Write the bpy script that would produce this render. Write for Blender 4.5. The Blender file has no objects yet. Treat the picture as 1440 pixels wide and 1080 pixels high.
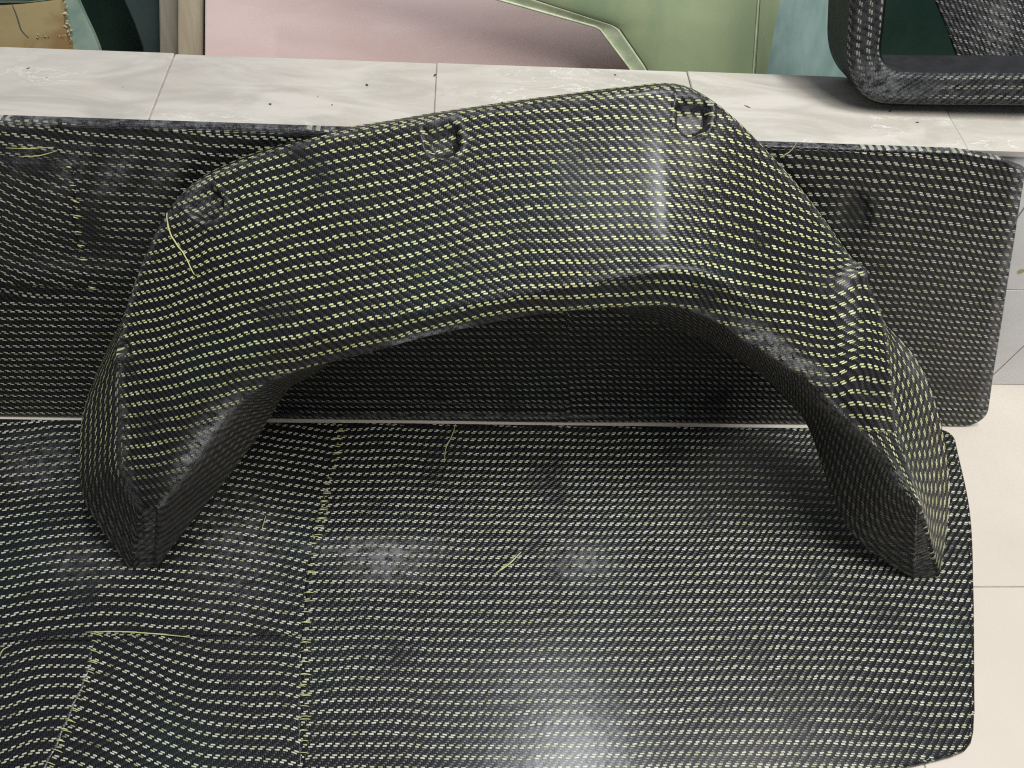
import bpy, bmesh, math, random
import numpy as np
from mathutils import Vector
random.seed(4); rng = np.random.default_rng(4)
C = bpy.context.scene.collection
SC = bpy.context.scene

# ------------------------------------------------------------------ camera
F = 1150.0                                   # focal length in photo pixels (1440 wide)
CAM = np.array([0.0, 0.0, 0.85])
def _n(v): v = np.asarray(v, float); return v / np.linalg.norm(v)
# directions of world X / Y in camera axes (right, down, forward), read off the tile joints
wy = _n((-49, -1540, F)); wx = _n((19400, 240, F)); wx = _n(wx - wy * np.dot(wx, wy)); wz = np.cross(wx, wy)
R = np.stack([wx, wy, wz])                   # rows: world axes in camera axes
cam_d = bpy.data.cameras.new("camera"); cam = bpy.data.objects.new("camera", cam_d); C.objects.link(cam)
cam_d.sensor_width = 36; cam_d.lens = 36 * F / 1440; cam_d.clip_end = 100; cam_d.clip_start = 0.01
from mathutils import Matrix
right, down, fwd = R[:, 0], R[:, 1], R[:, 2]
M4 = Matrix(((right[0], -down[0], -fwd[0], CAM[0]), (right[1], -down[1], -fwd[1], CAM[1]), (right[2], -down[2], -fwd[2], CAM[2]), (0, 0, 0, 1)))
cam.matrix_world = M4
SC.camera = cam

# ------------------------------------------------------------------ world and lamps
W = bpy.data.worlds.new("World"); SC.world = W; W.use_nodes = True
W.node_tree.nodes["Background"].inputs[0].default_value = (0.86, 0.92, 1.04, 1)
W.node_tree.nodes["Background"].inputs[1].default_value = 0.22
SC.view_settings.view_transform = 'Standard'; SC.view_settings.look = 'None'
SC.cycles.use_denoising = False; SC.cycles.filter_width = 1.15
SC.view_settings.exposure = 0.0; SC.view_settings.gamma = 1.0
def lamp(name, loc, target, sx, sy, power, col):
    d = bpy.data.lights.new(name, 'AREA'); d.shape = 'RECTANGLE'; d.size = sx; d.size_y = sy; d.energy = power; d.color = col
    o = bpy.data.objects.new(name, d); C.objects.link(o); o.location = loc
    o.rotation_euler = (Vector(target) - Vector(loc)).to_track_quat('-Z', 'Y').to_euler(); return o
lamp("ceiling_lamp", (0.78, -0.02, 2.05), (0.25, 0.5, 0), 1.2, 0.6, 34, (1.0, 0.97, 0.92))
lamp("ceiling_lamp.001", (0.42, 0.53, 2.70), (0.2, 0.5, 0), 0.6, 0.14, 30, (0.95, 0.98, 1.0))

# ------------------------------------------------------------------ projection helpers (photo pixel <-> place)
def ray(px, py):
    return R @ np.array([(px - 720) / F, (py - 540) / F, 1.0])
def at_z(px, py, z):
    d = ray(px, py); return CAM + d * ((z - CAM[2]) / d[2])
def at_y(px, py, y):
    d = ray(px, py); return CAM + d * ((y - CAM[1]) / d[1])
def at_plane(px, py, n, c):
    d = ray(px, py); return CAM + d * ((c - np.dot(n, CAM)) / np.dot(n, d))
def proj(P):
    q = (np.asarray(P) - CAM) @ R
    return 720 + F * q[..., 0] / q[..., 2], 540 + F * q[..., 1] / q[..., 2]
def sstep(a, b, x):
    t = np.clip((x - a) / (b - a), 0, 1); return t * t * (3 - 2 * t)
def blob(px, py, cx, cy, rx, ry, ang=0):
    ca, sa = math.cos(ang), math.sin(ang); dx, dy = px - cx, py - cy
    return np.exp(-(((dx * ca + dy * sa) / rx) ** 2 + ((-dx * sa + dy * ca) / ry) ** 2))

# ------------------------------------------------------------------ node helpers
class NT:
    def __init__(s, name):
        s.m = bpy.data.materials.new(name); s.m.use_nodes = True; s.t = s.m.node_tree
        s.b = s.t.nodes["Principled BSDF"]
    def n(s, typ, **kw):
        o = s.t.nodes.new(typ)
        for k, v in kw.items(): setattr(o, k, v)
        return o
    def l(s, a, b): s.t.links.new(a, b)
    def put(s, sock, v):
        if isinstance(v, bpy.types.NodeSocket): s.l(v, sock)
        elif v is not None: sock.default_value = v
    def ma(s, op, a, b=None, c=None):
        o = s.n('ShaderNodeMath', operation=op)
        s.put(o.inputs[0], a); s.put(o.inputs[1], b)
        if c is not None: s.put(o.inputs[2], c)
        return o.outputs[0]
    def mix(s, f, a, b):
        o = s.n('ShaderNodeMix', data_type='RGBA'); s.put(o.inputs[0], f)
        s.put(o.inputs[6], a if isinstance(a, bpy.types.NodeSocket) else (*a, 1)); s.put(o.inputs[7], b if isinstance(b, bpy.types.NodeSocket) else (*b, 1))
        return o.outputs[2]
    def mixf(s, f, a, b):
        o = s.n('ShaderNodeMix', data_type='FLOAT'); s.put(o.inputs[0], f); s.put(o.inputs[2], a); s.put(o.inputs[3], b); return o.outputs[0]
    def noise(s, vec, scale, detail=3, rough=0.5, dist=0):
        o = s.n('ShaderNodeTexNoise'); s.put(o.inputs['Vector'], vec); o.inputs['Scale'].default_value = scale
        o.inputs['Detail'].default_value = detail; o.inputs['Roughness'].default_value = rough; o.inputs['Distortion'].default_value = dist
        return o.outputs[0]
    def ss(s, x, a, b):
        o = s.n('ShaderNodeMapRange', interpolation_type='SMOOTHSTEP'); s.put(o.inputs[0], x)
        o.inputs[1].default_value = a; o.inputs[2].default_value = b; return o.outputs[0]
    def geo(s): return s.n('ShaderNodeNewGeometry').outputs['Position']
    def objc(s): return s.n('ShaderNodeTexCoord').outputs['Object']

def weave_material(name, aramid=(0.58, 0.60, 0.24), weft=(0.010, 0.010, 0.0125), warp=(0.0035, 0.0035, 0.0045), coat=0.30, rough=0.36, amount=1.0):
    """2/2 twill of black tows, every fifth pair of wefts yellow; the mesh's UV counts threads."""
    k = NT(name); N = k.n; ma = k.ma
    uvn = N('ShaderNodeUVMap', uv_map='threads').outputs[0]
    at = N('ShaderNodeVertexColor', layer_name='wear'); sepw = N('ShaderNodeSeparateColor'); k.l(at.outputs[0], sepw.inputs[0])
    scuff, bare_shade = sepw.outputs[0], sepw.outputs[1]
    nz = N('ShaderNodeTexNoise'); k.l(uvn, nz.inputs['Vector']); nz.inputs['Scale'].default_value = 0.055; nz.inputs['Detail'].default_value = 2
    nz2 = N('ShaderNodeTexNoise'); k.l(uvn, nz2.inputs['Vector']); nz2.inputs['Scale'].default_value = 0.5; nz2.inputs['Detail'].default_value = 1
    s1 = N('ShaderNodeSeparateColor'); k.l(nz.outputs['Color'], s1.inputs[0]); s2 = N('ShaderNodeSeparateColor'); k.l(nz2.outputs['Color'], s2.inputs[0])
    suv = N('ShaderNodeSeparateXYZ'); k.l(uvn, suv.inputs[0])
    def wob(base, a, b, A, B): return ma('ADD', base, ma('ADD', ma('MULTIPLY', ma('SUBTRACT', a, .5), A), ma('MULTIPLY', ma('SUBTRACT', b, .5), B)))
    u = wob(suv.outputs[0], s1.outputs[0], s2.outputs[0], 3.0, 0.45)
    v = wob(suv.outputs[1], s1.outputs[1], s2.outputs[1], 2.7, 0.42)
    i = ma('FLOOR', u); j = ma('FLOOR', v); fu = ma('SUBTRACT', u, i); fv = ma('SUBTRACT', v, j)
    p = ma('FLOORED_MODULO', ma('SUBTRACT', u, j), 4.0)              # 0..2 : weft on top
    q = ma('FLOORED_MODULO', ma('SUBTRACT', i, v), 4.0)              # 1..3 : warp on top
    top = ma('LESS_THAN', p, 2.0)
    pc = ma('SUBTRACT', p, 1.0); pd = ma('SUBTRACT', ma('FLOORED_MODULO', ma('ADD', ma('SUBTRACT', u, j), .5), 4.0), 1.5); qc = ma('SUBTRACT', q, 2.0)
    av = ma('SUBTRACT', ma('MULTIPLY', fv, 2), 1); au = ma('SUBTRACT', ma('MULTIPLY', fu, 2), 1)
    # dash silhouette of a visible yellow float
    rag = ma('MULTIPLY', ma('SUBTRACT', s2.outputs[2], .5), 0.5)
    ex = k.ss(ma('ADD', ma('ABSOLUTE', pd), rag), 1.20, 0.92); ey = k.ss(ma('ABSOLUTE', av), 0.86, 0.42)
    isrow = ma('LESS_THAN', ma('FLOORED_MODULO', j, 5.0), 2.0)
    cell = N('ShaderNodeCombineXYZ'); k.l(ma('FLOOR', ma('DIVIDE', ma('SUBTRACT', u, j), 4.0)), cell.inputs[0]); k.l(j, cell.inputs[1])
    wn = N('ShaderNodeTexWhiteNoise', noise_dimensions='2D'); k.l(cell.outputs[0], wn.inputs['Vector']); rnd = wn.outputs['Value']
    pos = k.geo()
    patch = k.noise(pos, 16, 5, 0.65)                                  # broad patches where resin dulls the yellow
    vis = ma('MULTIPLY', k.mixf(k.ss(rnd, 0.0, 0.10), 0.55, 1.0), k.ss(patch, 0.28, 0.46))
    vis = ma('MULTIPLY', vis, ma('SUBTRACT', 1.0, bare_shade))
    dash = ma('MULTIPLY', ma('MULTIPLY', ma('MULTIPLY', ex, ey), isrow), ma('MULTIPLY', vis, amount))
    ca = k.mix(rnd, tuple(c * 0.78 for c in aramid), tuple(min(1, c * 1.18) for c in (aramid[0], aramid[1], aramid[2] * 1.5)))
    edge = ma('MULTIPLY', k.ss(ma('ABSOLUTE', av), 1.0, 0.6), k.ss(ma('ABSOLUTE', pc), 1.0, 0.7))
    edgw = ma('MULTIPLY', k.ss(ma('ABSOLUTE', au), 1.0, 0.6), k.ss(ma('ABSOLUTE', qc), 1.0, 0.7))
    cw = k.mix(edge, warp, weft); cp = k.mix(edgw, tuple(c * .6 for c in warp), tuple(c * 1.25 for c in warp))  # weft paler than warp: fibre sheen put into the base colour
    carbon = k.mix(top, cp, cw)
    tint = k.noise(pos, 9, 3); carbon = k.mix(k.ss(tint, .5, .75), carbon, k.mix(.5, carbon, (0.006, 0.016, 0.014)))
    col = k.mix(dash, carbon, ca)
    # sanding dust and scratches, on top of everything
    fine = k.noise(pos, 700, 3, .8); mid = k.noise(pos, 120, 4, .65)
    sm = ma('MULTIPLY', scuff, k.ss(ma('ADD', ma('MULTIPLY', fine, .55), ma('MULTIPLY', mid, .6)), 0.46, 0.70))
    haze_d = ma('MULTIPLY', k.ss(mid, .5, .85), 0.03)
    sm = ma('MINIMUM', ma('ADD', sm, haze_d), 1.0)
    col = k.mix(sm, col, (0.27, 0.27, 0.28)); k.l(col, k.b.inputs['Base Color'])
    # tow relief as tangent-space normal
    nx = ma('MULTIPLY', k.mixf(top, ma('MULTIPLY', au, .42), ma('MULTIPLY', pc, .20)), 1.0)
    ny = ma('MULTIPLY', k.mixf(top, ma('MULTIPLY', qc, .20), ma('MULTIPLY', av, .42)), 1.0)
    cmb = N('ShaderNodeCombineColor'); k.l(ma('MULTIPLY_ADD', nx, .5, .5), cmb.inputs[0]); k.l(ma('MULTIPLY_ADD', ny, .5, .5), cmb.inputs[1]); cmb.inputs[2].default_value = 1.0
    nm = N('ShaderNodeNormalMap', uv_map='threads'); nm.inputs['Strength'].default_value = 0.9; k.l(cmb.outputs[0], nm.inputs['Color'])
    k.l(nm.outputs[0], k.b.inputs['Normal'])
    rr = ma('ADD', ma('MULTIPLY', k.noise(pos, 40, 4, .6), .22), rough - .11)
    rr = ma('ADD', rr, ma('MULTIPLY', ma('SUBTRACT', 1, top), .14)); k.l(k.mixf(sm, rr, .85), k.b.inputs['Roughness'])
    k.l(ma('MULTIPLY', k.mixf(top, .14, .50), ma('SUBTRACT', 1, ma('MULTIPLY', dash, .6))), k.b.inputs['Specular IOR Level'])
    k.l(ma('MULTIPLY', ma('SUBTRACT', 1, ma('MAXIMUM', sm, ma('MULTIPLY', dash, .6))), coat), k.b.inputs['Coat Weight']); k.b.inputs['Coat Roughness'].default_value = 0.20
    bp = N('ShaderNodeBump'); bp.inputs['Strength'].default_value = .10; bp.inputs['Distance'].default_value = .002
    k.l(k.noise(pos, 60, 3, .6), bp.inputs['Height']); k.l(bp.outputs[0], k.b.inputs['Coat Normal'])
    return k.m

def plain(name, c1, c2, scale=30, rough=.5, spec=.5, detail=4, stretch=None, dark=None, speck=0, coat=0, bump=.1, lo=.35, hi=.65):
    k = NT(name); pos = k.geo(); vec = pos
    if stretch is not None:
        mp = k.n('ShaderNodeMapping'); k.l(pos, mp.inputs[0]); mp.inputs['Scale'].default_value = stretch; vec = mp.outputs[0]
    f = k.ss(k.noise(vec, scale, detail, .6, .4), lo, hi); col = k.mix(f, c1, c2)
    if dark is not None:
        g = k.ss(k.noise(vec, scale * .35, 5, .65), .52, .72); col = k.mix(g, col, dark)
    if speck:
        g = k.ss(k.noise(pos, 420, 2, .6), .70, .78); col = k.mix(k.ma('MULTIPLY', g, speck), col, tuple(c * .4 for c in c1))
    k.l(col, k.b.inputs['Base Color'])
    k.l(k.ma('MULTIPLY_ADD', k.noise(pos, scale * 2, 3), .25, rough - .12), k.b.inputs['Roughness'])
    k.b.inputs['Specular IOR Level'].default_value = spec; k.b.inputs['Coat Weight'].default_value = coat
    bp = k.n('ShaderNodeBump'); bp.inputs['Strength'].default_value = bump; bp.inputs['Distance'].default_value = .002
    k.l(k.noise(vec, scale * 6, 3), bp.inputs['Height']); k.l(bp.outputs[0], k.b.inputs['Normal'])
    return k.m

def marble_material():
    k = NT("cream_marble"); pos = k.geo()
    mp = k.n('ShaderNodeMapping'); k.l(pos, mp.inputs[0]); mp.inputs['Scale'].default_value = (.7, 2.2, 1); v = mp.outputs[0]
    a = k.noise(v, 11, 6, .62, 1.2); b = k.noise(v, 34, 5, .6, .8); c = k.noise(v, 160, 4, .7)
    col = k.mix(k.ss(a, .35, .68), (0.58, 0.55, 0.495), (0.44, 0.415, 0.365))
    col = k.mix(k.ma('MULTIPLY', k.ss(b, .50, .72), .55), col, (0.52, 0.46, 0.38))
    vein = k.ma('ABSOLUTE', k.ma('SUBTRACT', k.noise(v, 16, 5, .6, 1.6), .5))
    col = k.mix(k.ma('MULTIPLY', k.ma('MULTIPLY', k.ss(vein, .012, .0), k.ss(k.noise(v, 6, 2), .5, .62)), .7), col, (0.86, 0.84, 0.80))
    col = k.mix(k.ma('MULTIPLY', k.ss(c, .62, .8), .35), col, (0.42, 0.39, 0.34))
    k.l(col, k.b.inputs['Base Color']); k.l(k.ma('MULTIPLY_ADD', b, .3, .26), k.b.inputs['Roughness'])
    bp = k.n('ShaderNodeBump'); bp.inputs['Strength'].default_value = .08; bp.inputs['Distance'].default_value = .002
    k.l(c, bp.inputs['Height']); k.l(bp.outputs[0], k.b.inputs['Normal'])
    return k.m

MAT = dict(
    fender=weave_material("arch_weave", coat=.17, rough=.40),
    panel=weave_material("panel_weave", aramid=(0.53, 0.55, 0.32)),
    old=weave_material("old_weave", aramid=(0.38, 0.39, 0.26), coat=.1, rough=.5, amount=.85),
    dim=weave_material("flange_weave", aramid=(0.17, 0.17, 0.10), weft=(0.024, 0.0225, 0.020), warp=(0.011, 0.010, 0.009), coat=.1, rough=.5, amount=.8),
    marble=marble_material(),
    floor=plain("cream_floor_tile", (0.64, 0.582, 0.505), (0.67, 0.612, 0.535), 5, .30, .5, bump=.02, dark=(0.615, 0.555, 0.475), speck=.12),
    grout=plain("grey_grout", (0.30, 0.275, 0.24), (0.40, 0.37, 0.32), 90, .9, .2),
    white=plain("white_wall_tile", (0.74, 0.74, 0.73), (0.68, 0.68, 0.67), 22, .28, .5, bump=.02),
    pink=plain("pink_board", (0.70, 0.53, 0.50), (0.73, 0.575, 0.55), 9, .55, .3, stretch=(1, 2.5, 2.5), speck=.15, bump=.05),
    green=plain("green_gelcoat", (0.27, 0.32, 0.18), (0.22, 0.28, 0.16), 7, .34, .5, dark=(0.16, 0.23, 0.14), stretch=(2.2, 1, .6), coat=.2, bump=.03),
    greenhighlight=plain("green_edge_highlight", (0.52, 0.57, 0.40), (0.38, 0.45, 0.29), 45, .5, .4),  # highlight along the mould's bend and edges, put into the colour
    teal=plain("grey_teal_gelcoat", (0.13, 0.21, 0.19), (0.20, 0.28, 0.26), 12, .38, .5, stretch=(3, 1, 1), coat=.2, bump=.06),
    dkgreen=plain("dark_green_gelcoat", (0.010, 0.026, 0.020), (0.016, 0.036, 0.026), 10, .35, .4),
    dkteal=plain("dark_teal_gelcoat", (0.035, 0.060, 0.055), (0.05, 0.075, 0.07), 14, .5, .4),
    amber=plain("amber_resin", (0.34, 0.27, 0.13), (0.24, 0.15, 0.06), 16, .35, .5, dark=(0.52, 0.42, 0.22), coat=.3, bump=.15),
    amberedge=plain("blue_green_gelcoat", (0.16, 0.24, 0.20), (0.24, 0.31, 0.25), 30, .4, .5),
    crust=plain("pale_resin_crust", (0.55, 0.52, 0.36), (0.35, 0.30, 0.16), 120, .6, .4, bump=.5),
    grey=plain("grey_beige_board", (0.26, 0.23, 0.18), (0.31, 0.28, 0.22), 25, .7, .3, stretch=(4, 1, .4)),
    beige=plain("beige_board", (0.40, 0.34, 0.24), (0.46, 0.40, 0.29), 25, .7, .3, stretch=(4, 1, .4)),
    thread=plain("yellow_aramid_thread", (0.52, 0.53, 0.20), (0.62, 0.62, 0.32), 200, .6, .4),
    crumb=plain("black_crumb", (0.025, 0.022, 0.02), (0.06, 0.05, 0.04), 300, .6, .4),
    black=plain("black_raw_laminate", (0.012, 0.012, 0.013), (0.02, 0.02, 0.022), 60, .5, .4),
)

# ------------------------------------------------------------------ mesh helpers
def tag(o, label=None, cat=None, group=None, kind=None):
    for k_, v_ in (('label', label), ('category', cat), ('group', group), ('kind', kind)):
        if v_: o[k_] = v_
    return o
def empty(name, loc, label=None, cat=None, group=None):
    o = bpy.data.objects.new(name, None); C.objects.link(o); o.location = loc; o.empty_display_size = .05
    return tag(o, label, cat, group)
def mk(name, V, Fc, mat, parent=None, smooth=True, uv=None, wear=None, normals=None):
    me = bpy.data.meshes.new(name)
    V = np.asarray(V, float)
    if parent is not None: V = V - np.array(parent.location)
    me.from_pydata([tuple(v) for v in V], [], [tuple(int(a) for a in f) for f in Fc]); me.update()
    me.materials.append(mat)
    if smooth: me.polygons.foreach_set('use_smooth', np.ones(len(me.polygons), bool))
    li = np.empty(len(me.loops), int); me.loops.foreach_get('vertex_index', li)
    if uv is not None:
        l = me.uv_layers.new(name='threads'); l.data.foreach_set('uv', np.asarray(uv, float)[li].astype(np.float32).ravel())
    if wear is not None:
        a = me.color_attributes.new('wear', 'FLOAT_COLOR', 'POINT')
        w = np.ones((len(V), 4), np.float32); w[:, :wear.shape[1]] = wear; a.data.foreach_set('color', w.ravel())
    if normals is not None: me.normals_split_custom_set_from_vertices([tuple(n) for n in normals])
    o = bpy.data.objects.new(name, me); C.objects.link(o)
    if parent is not None: o.parent = parent
    return o
def grid_faces(nr, nc, flip=False):
    a = np.arange(nr * nc).reshape(nr, nc)
    q = np.stack([a[:-1, :-1], a[:-1, 1:], a[1:, 1:], a[1:, :-1]], -1).reshape(-1, 4)
    return q[:, ::-1] if flip else q
def catmull(P, n, closed=False):
    """resample control points (k, d) with a chord-length Catmull-Rom spline at n points"""
    P = np.asarray(P, float); k = len(P)
    t = np.concatenate([[0], np.cumsum(np.maximum(1e-6, np.linalg.norm(np.diff(P, axis=0), axis=1)) ** .5)])
    m = np.zeros_like(P)
    for i in range(k):
        if i == 0: m[i] = (P[1] - P[0]) / (t[1] - t[0])
        elif i == k - 1: m[i] = (P[-1] - P[-2]) / (t[-1] - t[-2])
        else:
            d0, d1 = t[i] - t[i - 1], t[i + 1] - t[i]
            m[i] = ((P[i] - P[i - 1]) / d0 * d1 + (P[i + 1] - P[i]) / d1 * d0) / (d0 + d1)
    ts = np.linspace(0, t[-1], n); i = np.clip(np.searchsorted(t, ts, 'right') - 1, 0, k - 2)
    h = (t[i + 1] - t[i])[:, None]; s = ((ts - t[i])[:, None]) / h
    return (2*s**3-3*s**2+1)*P[i] + (s**3-2*s**2+s)*h*m[i] + (-2*s**3+3*s**2)*P[i+1] + (s**3-s**2)*h*m[i+1]
def smooth_interp(x, xs, ys):
    """monotone-ish cubic through table (C1), vectorised"""
    xs = np.asarray(xs, float); ys = np.asarray(ys, float); x = np.asarray(x, float)
    d = np.diff(ys) / np.diff(xs); m = np.empty_like(ys); m[0], m[-1] = d[0], d[-1]; m[1:-1] = (d[:-1] + d[1:]) / 2
    i = np.clip(np.searchsorted(xs, x, 'right') - 1, 0, len(xs) - 2); h = xs[i+1] - xs[i]; s = (x - xs[i]) / h
    lin = np.clip(s, 0, 1)
    y = (2*lin**3-3*lin**2+1)*ys[i] + (lin**3-2*lin**2+lin)*h*m[i] + (-2*lin**3+3*lin**2)*ys[i+1] + (lin**3-lin**2)*h*m[i+1]
    return y + np.where(s < 0, s * h * m[0], 0) + np.where(s > 1, (s - 1) * h * m[-1], 0)
def bevel_box(name, x0, x1, y0, y1, z0, z1, mat, parent=None, b=.0012):
    bm = bmesh.new(); bmesh.ops.create_cube(bm, size=1)
    for v in bm.verts: v.co = Vector(((x0+x1)/2 + v.co.x*(x1-x0), (y0+y1)/2 + v.co.y*(y1-y0), (z0+z1)/2 + v.co.z*(z1-z0)))
    bmesh.ops.bevel(bm, geom=bm.edges[:], offset=b, segments=1, affect='EDGES')
    me = bpy.data.meshes.new(name); 
    if parent is not None: bmesh.ops.translate(bm, verts=bm.verts, vec=-Vector(parent.location))
    bm.to_mesh(me); bm.free(); me.materials.append(mat)
    o = bpy.data.objects.new(name, me); C.objects.link(o)
    if parent is not None: o.parent = parent
    return o
def slab(name, pts, back, mat, parent=None, bevel=.0015):
    """a sheet with real thickness: outline pts (3D, planar) extruded by vector back, edges bevelled"""
    bm = bmesh.new(); off = Vector(parent.location) if parent is not None else Vector((0, 0, 0))
    f = bm.faces.new([bm.verts.new(Vector(p) - off) for p in pts])
    r = bmesh.ops.extrude_face_region(bm, geom=[f])
    bmesh.ops.translate(bm, verts=[g for g in r['geom'] if isinstance(g, bmesh.types.BMVert)], vec=Vector(back))
    bmesh.ops.recalc_face_normals(bm, faces=bm.faces[:])
    if bevel: bmesh.ops.bevel(bm, geom=bm.edges[:], offset=bevel, segments=2, affect='EDGES', clamp_overlap=True)
    me = bpy.data.meshes.new(name); bm.to_mesh(me); bm.free(); me.materials.append(mat)
    o = bpy.data.objects.new(name, me); C.objects.link(o)
    if parent is not None: o.parent = parent
    return o
def tube(P, r, sides=6, taper=True):
    P = np.asarray(P, float); n = len(P); V = []; Fc = []
    T = np.gradient(P, axis=0); T /= np.linalg.norm(T, axis=1)[:, None]
    up = np.array([0.123, .31, .94])
    for i in range(n):
        a = np.cross(T[i], up); a /= np.linalg.norm(a); b = np.cross(a, T[i]); rr = r * (1 if not taper else (0.55 + .45 * math.sin(math.pi * (i + .5) / n)))
        for s in range(sides):
            t = 2 * math.pi * s / sides; V.append(P[i] + rr * (math.cos(t) * a + math.sin(t) * b))
    for i in range(n - 1):
        for s in range(sides): Fc.append((i*sides+s, i*sides+(s+1) % sides, (i+1)*sides+(s+1) % sides, (i+1)*sides+s))
    Fc.append(tuple(range(sides))[::-1]); Fc.append(tuple((n-1)*sides+s for s in range(sides)))
    return V, Fc

# ------------------------------------------------------------------ setting: floor and the low tiled ledge
YW = at_z(1400, 541, 0)[1]                    # front face of the ledge
ZT = at_y(1400, 208, YW)[2]                   # its top
YB = at_z(700, 91, ZT)[1]                     # its back edge
floor = mk('floor', [(-4, -2, -.0012), (4, -2, -.0012), (4, 5, -.0012), (-4, 5, -.0012)], [(0, 1, 2, 3)], MAT['grout'], None, False)
tag(floor, kind='structure')
yj = at_z(1400, 825, 0)[1]; TS = .80
for a in range(-3, 4):
    for b in range(-2, 4):
        x0 = -.34 + a * TS; y0 = yj + b * TS
        if y0 > 2.2: continue
        bevel_box('tile', x0 + .0006, x0 + TS - .0006, y0 + .0006, y0 + TS - .0006, -.011, 0, MAT['floor'], floor, .0006)
ledge = empty('tiled_ledge', (0, YW, 0), 'low ledge with cream marble tiles on top and white tiled front', 'ledge')
mk('core', [(-2, YW+.008, 0), (2, YW+.008, 0), (2, YB-.004, 0), (-2, YB-.004, 0), (-2, YW+.008, ZT-.0018), (2, YW+.008, ZT-.0018), (2, YB-.004, ZT-.0018), (-2, YB-.004, ZT-.0018)],
   [(0, 1, 5, 4), (1, 2, 6, 5), (2, 3, 7, 6), (3, 0, 4, 7), (4, 5, 6, 7)], MAT['grout'], ledge, False)
xs = [at_z(228, 119, ZT)[0], at_z(612, 126, ZT)[0], at_z(968, 108, ZT)[0], at_z(1345, 181, ZT)[0]]
step = (xs[-1] - xs[0]) / 3
xs = [xs[0] - 3*step, xs[0] - 2*step, xs[0] - step] + xs + [xs[-1] + step, xs[-1] + 2*step, xs[-1] + 3 * step]
for i in range(len(xs) - 1):
    bevel_box('top_tile', xs[i] + .0004, xs[i+1] - .0004, YW - .003, YB, ZT - .008, ZT + .0006 * ((i * 7) % 3 - 1), MAT['marble'], ledge, .0008)
zj = at_y(1425, 408, YW)[2]
for i in range(len(xs) - 1):
    for z0, z1 in ((0.001, zj - .0006), (zj + .0006, ZT - .0088)):
        bevel_box('front_tile', xs[i] + .0007 + .1, xs[i+1] - .0007 + .1, YW, YW + .007, z0, z1, MAT['white'], ledge, .0005)
# hairline crack across the white front tile and the small brown chip above it
c0, c1 = at_y(1392, 532, YW - .0003), at_y(1446, 481, YW - .0003)
V, Fc = tube([c0 + (c1 - c0) * t + np.array([0, 0, .0006 * math.sin(t * 19)]) for t in np.linspace(0, 1, 12)], .0005, 4, False); mk('crack', V, Fc, MAT['grout'], ledge)
cp = at_y(1436, 382, YW - .0005)
mk('chip', [cp + np.array([.004*math.cos(t)*(1+.3*math.sin(3*t)), -.0004*(t>9), .0035*math.sin(t)]) for t in np.linspace(0, 2*math.pi, 9)[:-1]], [tuple(range(8))[::-1]], MAT['amber'], ledge, False)

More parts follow.
